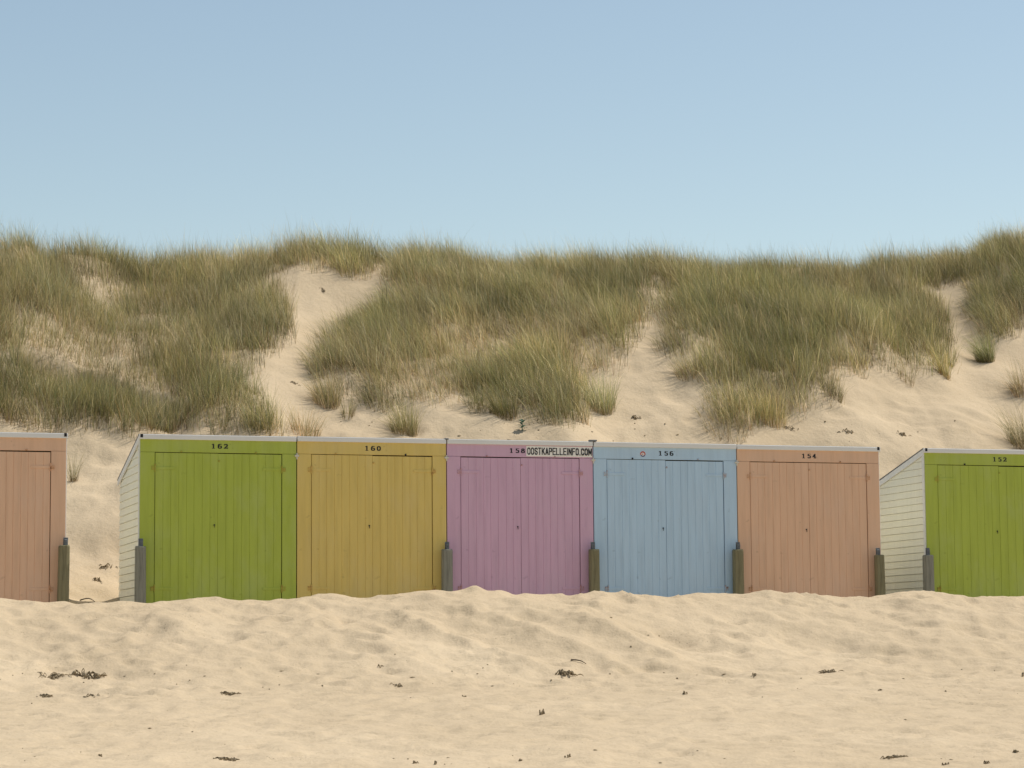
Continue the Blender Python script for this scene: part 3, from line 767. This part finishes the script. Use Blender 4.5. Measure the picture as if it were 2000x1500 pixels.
WEEDS = [(172, 1324, 60, 18, 'large tangled seaweed clump on the left beach'), (108, 1323, 60, 7, 'flat dark seaweed strand left of the large clump'),
 (1104, 1318, 46, 14, 'dark brown seaweed lump in the middle of the beach below the mauve cabin'), (1618, 1314, 36, 7, 'dark seaweed strip on the beach below peach cabin 154'),
 (1472, 1321, 14, 9, 'small dark scrap at the end of a sand groove'), (1717, 1349, 14, 4, 'tiny flat dark scrap right of the centre right beach'),
 (1748, 1480, 40, 7, 'flat dark seaweed patch near the bottom right'), (1998, 1322, 16, 14, 'dark seaweed scrap at the right edge of the beach'),
 (1058, 1396, 12, 16, 'upright dark scrap like two small legs in the middle foreground'), (1110, 1480, 16, 10, 'small brown lump near the bottom centre'),
 (810, 1492, 14, 8, 'flat brown lump at the bottom left of centre'), (1016, 1488, 10, 6, 'small round crumb at the bottom centre'), (850, 1494, 7, 9, 'small pointed crumb at the bottom centre left'),
 (90, 1360, 34, 4, 'thin row of crumbs under the large left clump'), (175, 1360, 30, 4, 'short thin strand below the large left clump'), (448, 1356, 40, 6, 'thin scattered strand in the left middle beach'),
 (906, 1361, 8, 5, 'single dark crumb left of the beach centre'), (775, 1340, 22, 7, 'faint crumb group right of the left middle beach'),
 (1337, 1356, 8, 12, 'small upright scrap right of the beach centre'), (440, 1483, 40, 5, 'thin dark strand at the bottom left'),
 (1985, 1470, 12, 8, 'dark scrap near the bottom right corner'), (1925, 1492, 16, 7, 'crumbly scrap at the bottom right'), (196, 1478, 8, 4, 'tiny oval crumb at the bottom left'),
 (742, 1303, 16, 8, 'small scrap on the lower berm below the yellow cabin'), (1845, 1495, 12, 5, 'flat crumb at the bottom right beside the flat patch')]
for k, (u_, v_, w_, h_, lab) in enumerate(WEEDS): weed(u_, v_, w_, h_, lab, 300 + k, strands=34 if w_ > 30 else (12 if w_ > 18 else 6))
WD = [(205, 1110, 34, 9, 'cluster of dark seaweed bits in the sand gap beside cabin 162', 30.0), (190, 1135, 26, 9, 'scattered bits low in the sand gap', 30.0),
 (1762, 850, 26, 10, 'dark root tangle on the bare slope between cabins 154 and 152', 35.5), (1655, 846, 24, 9, 'root squiggle on the slope above peach cabin 154', 35.5),
 (1540, 838, 30, 8, 'thin exposed root on the slope above the peach 154 roof left end', 35.5), (1240, 818, 16, 10, 'small dry sprig on the slope above the blue cabin', 35.5),
 (575, 750, 20, 5, 'dark scrap on the foot of the left path', 35.5), (630, 568, 16, 5, 'dark scrap high on the left path', 35.5)]
for k, (u_, v_, w_, h_, lab, y0) in enumerate(WD): weed(u_, v_, w_, h_, lab, 400 + k, y0, 'debris_clump', 14)
# tiny crumbs nobody could count
random.seed(77); cr = MB()
for k in range(160):
    band_ = random.random()
    if band_ < .30: v_ = random.gauss(1325, 16)
    elif band_ < .55: v_ = random.gauss(1482, 14)
    elif band_ < .78: v_ = random.uniform(1200, 1500)
    else: v_ = random.uniform(820, 866)
    u_ = random.uniform(-20, 2020)
    if v_ < 900: u_ = random.uniform(560, 1900)
    p = ground_at(u_, v_, 12.0 if v_ > 900 else 36.0); s_ = random.uniform(.5, 1.5) ** 2 * .0052 * p.y / 25; st_ = random.uniform(1, 3); a_ = random.uniform(0, 3.14)
    vs = [(p.x + s_ * (math.cos(a_) * x * st_ - math.sin(a_) * y), p.y + s_ * (math.sin(a_) * x * st_ + math.cos(a_) * y), p.z + s_ * z * .8 + s_ * .4)
          for x, y, z in ((1, 0, 0), (0, 1, .1), (-1, 0, 0), (0, -1, -.1), (.1, 0, 1), (0, .1, -1))]
    cr.add(vs, [(0,1,4),(1,2,4),(2,3,4),(3,0,4),(1,0,5),(2,1,5),(3,2,5),(0,3,5)])
tag(cr.build('beach_debris', M['weed']), 'tiny dark crumbs of dried seaweed strewn over the sand', 'debris', kind='stuff')
TW = [(1095, 1300 - 6, 20, 'thin dark twig above the seaweed lump', -.5), (1130, 1296, 30, 'short driftwood twig at the middle of the berm foot', -.5), (172, 1178, 32, 'curved twig at the bottom of the sand gap', .1)]
for k, (u_, v_, L_, lab, sl_) in enumerate(TW[1:]):
    p = ground_at(u_, v_, 12.0); n = 7; mb = MB(); Lw = L_ * p.y / F; vs = []
    for q_ in range(n):
        t = q_ / (n - 1); x = (t - .5) * Lw; y = .04 * math.sin(3 * t); zz = float(gz(p.x + x, p.y + y)) - p.z + .012 + (.03 if k else .01) * math.sin(math.pi * t); r_ = .010 * (1 - .5 * t)
        for j in range(5): vs.append((x, y + r_ * math.cos(j * 1.2566), zz + r_ * math.sin(j * 1.2566)))
    mb.add(vs, [(5 * i + j, 5 * i + (j + 1) % 5, 5 * i + 5 + (j + 1) % 5, 5 * i + 5 + j) for i in range(n - 1) for j in range(5)] + [(0, 1, 2, 3, 4), tuple(range(5 * n - 1, 5 * n - 6, -1))])
    o = mb.build('twig', M['twig'], None, True); o.location = p; tag(o, lab, 'twig')
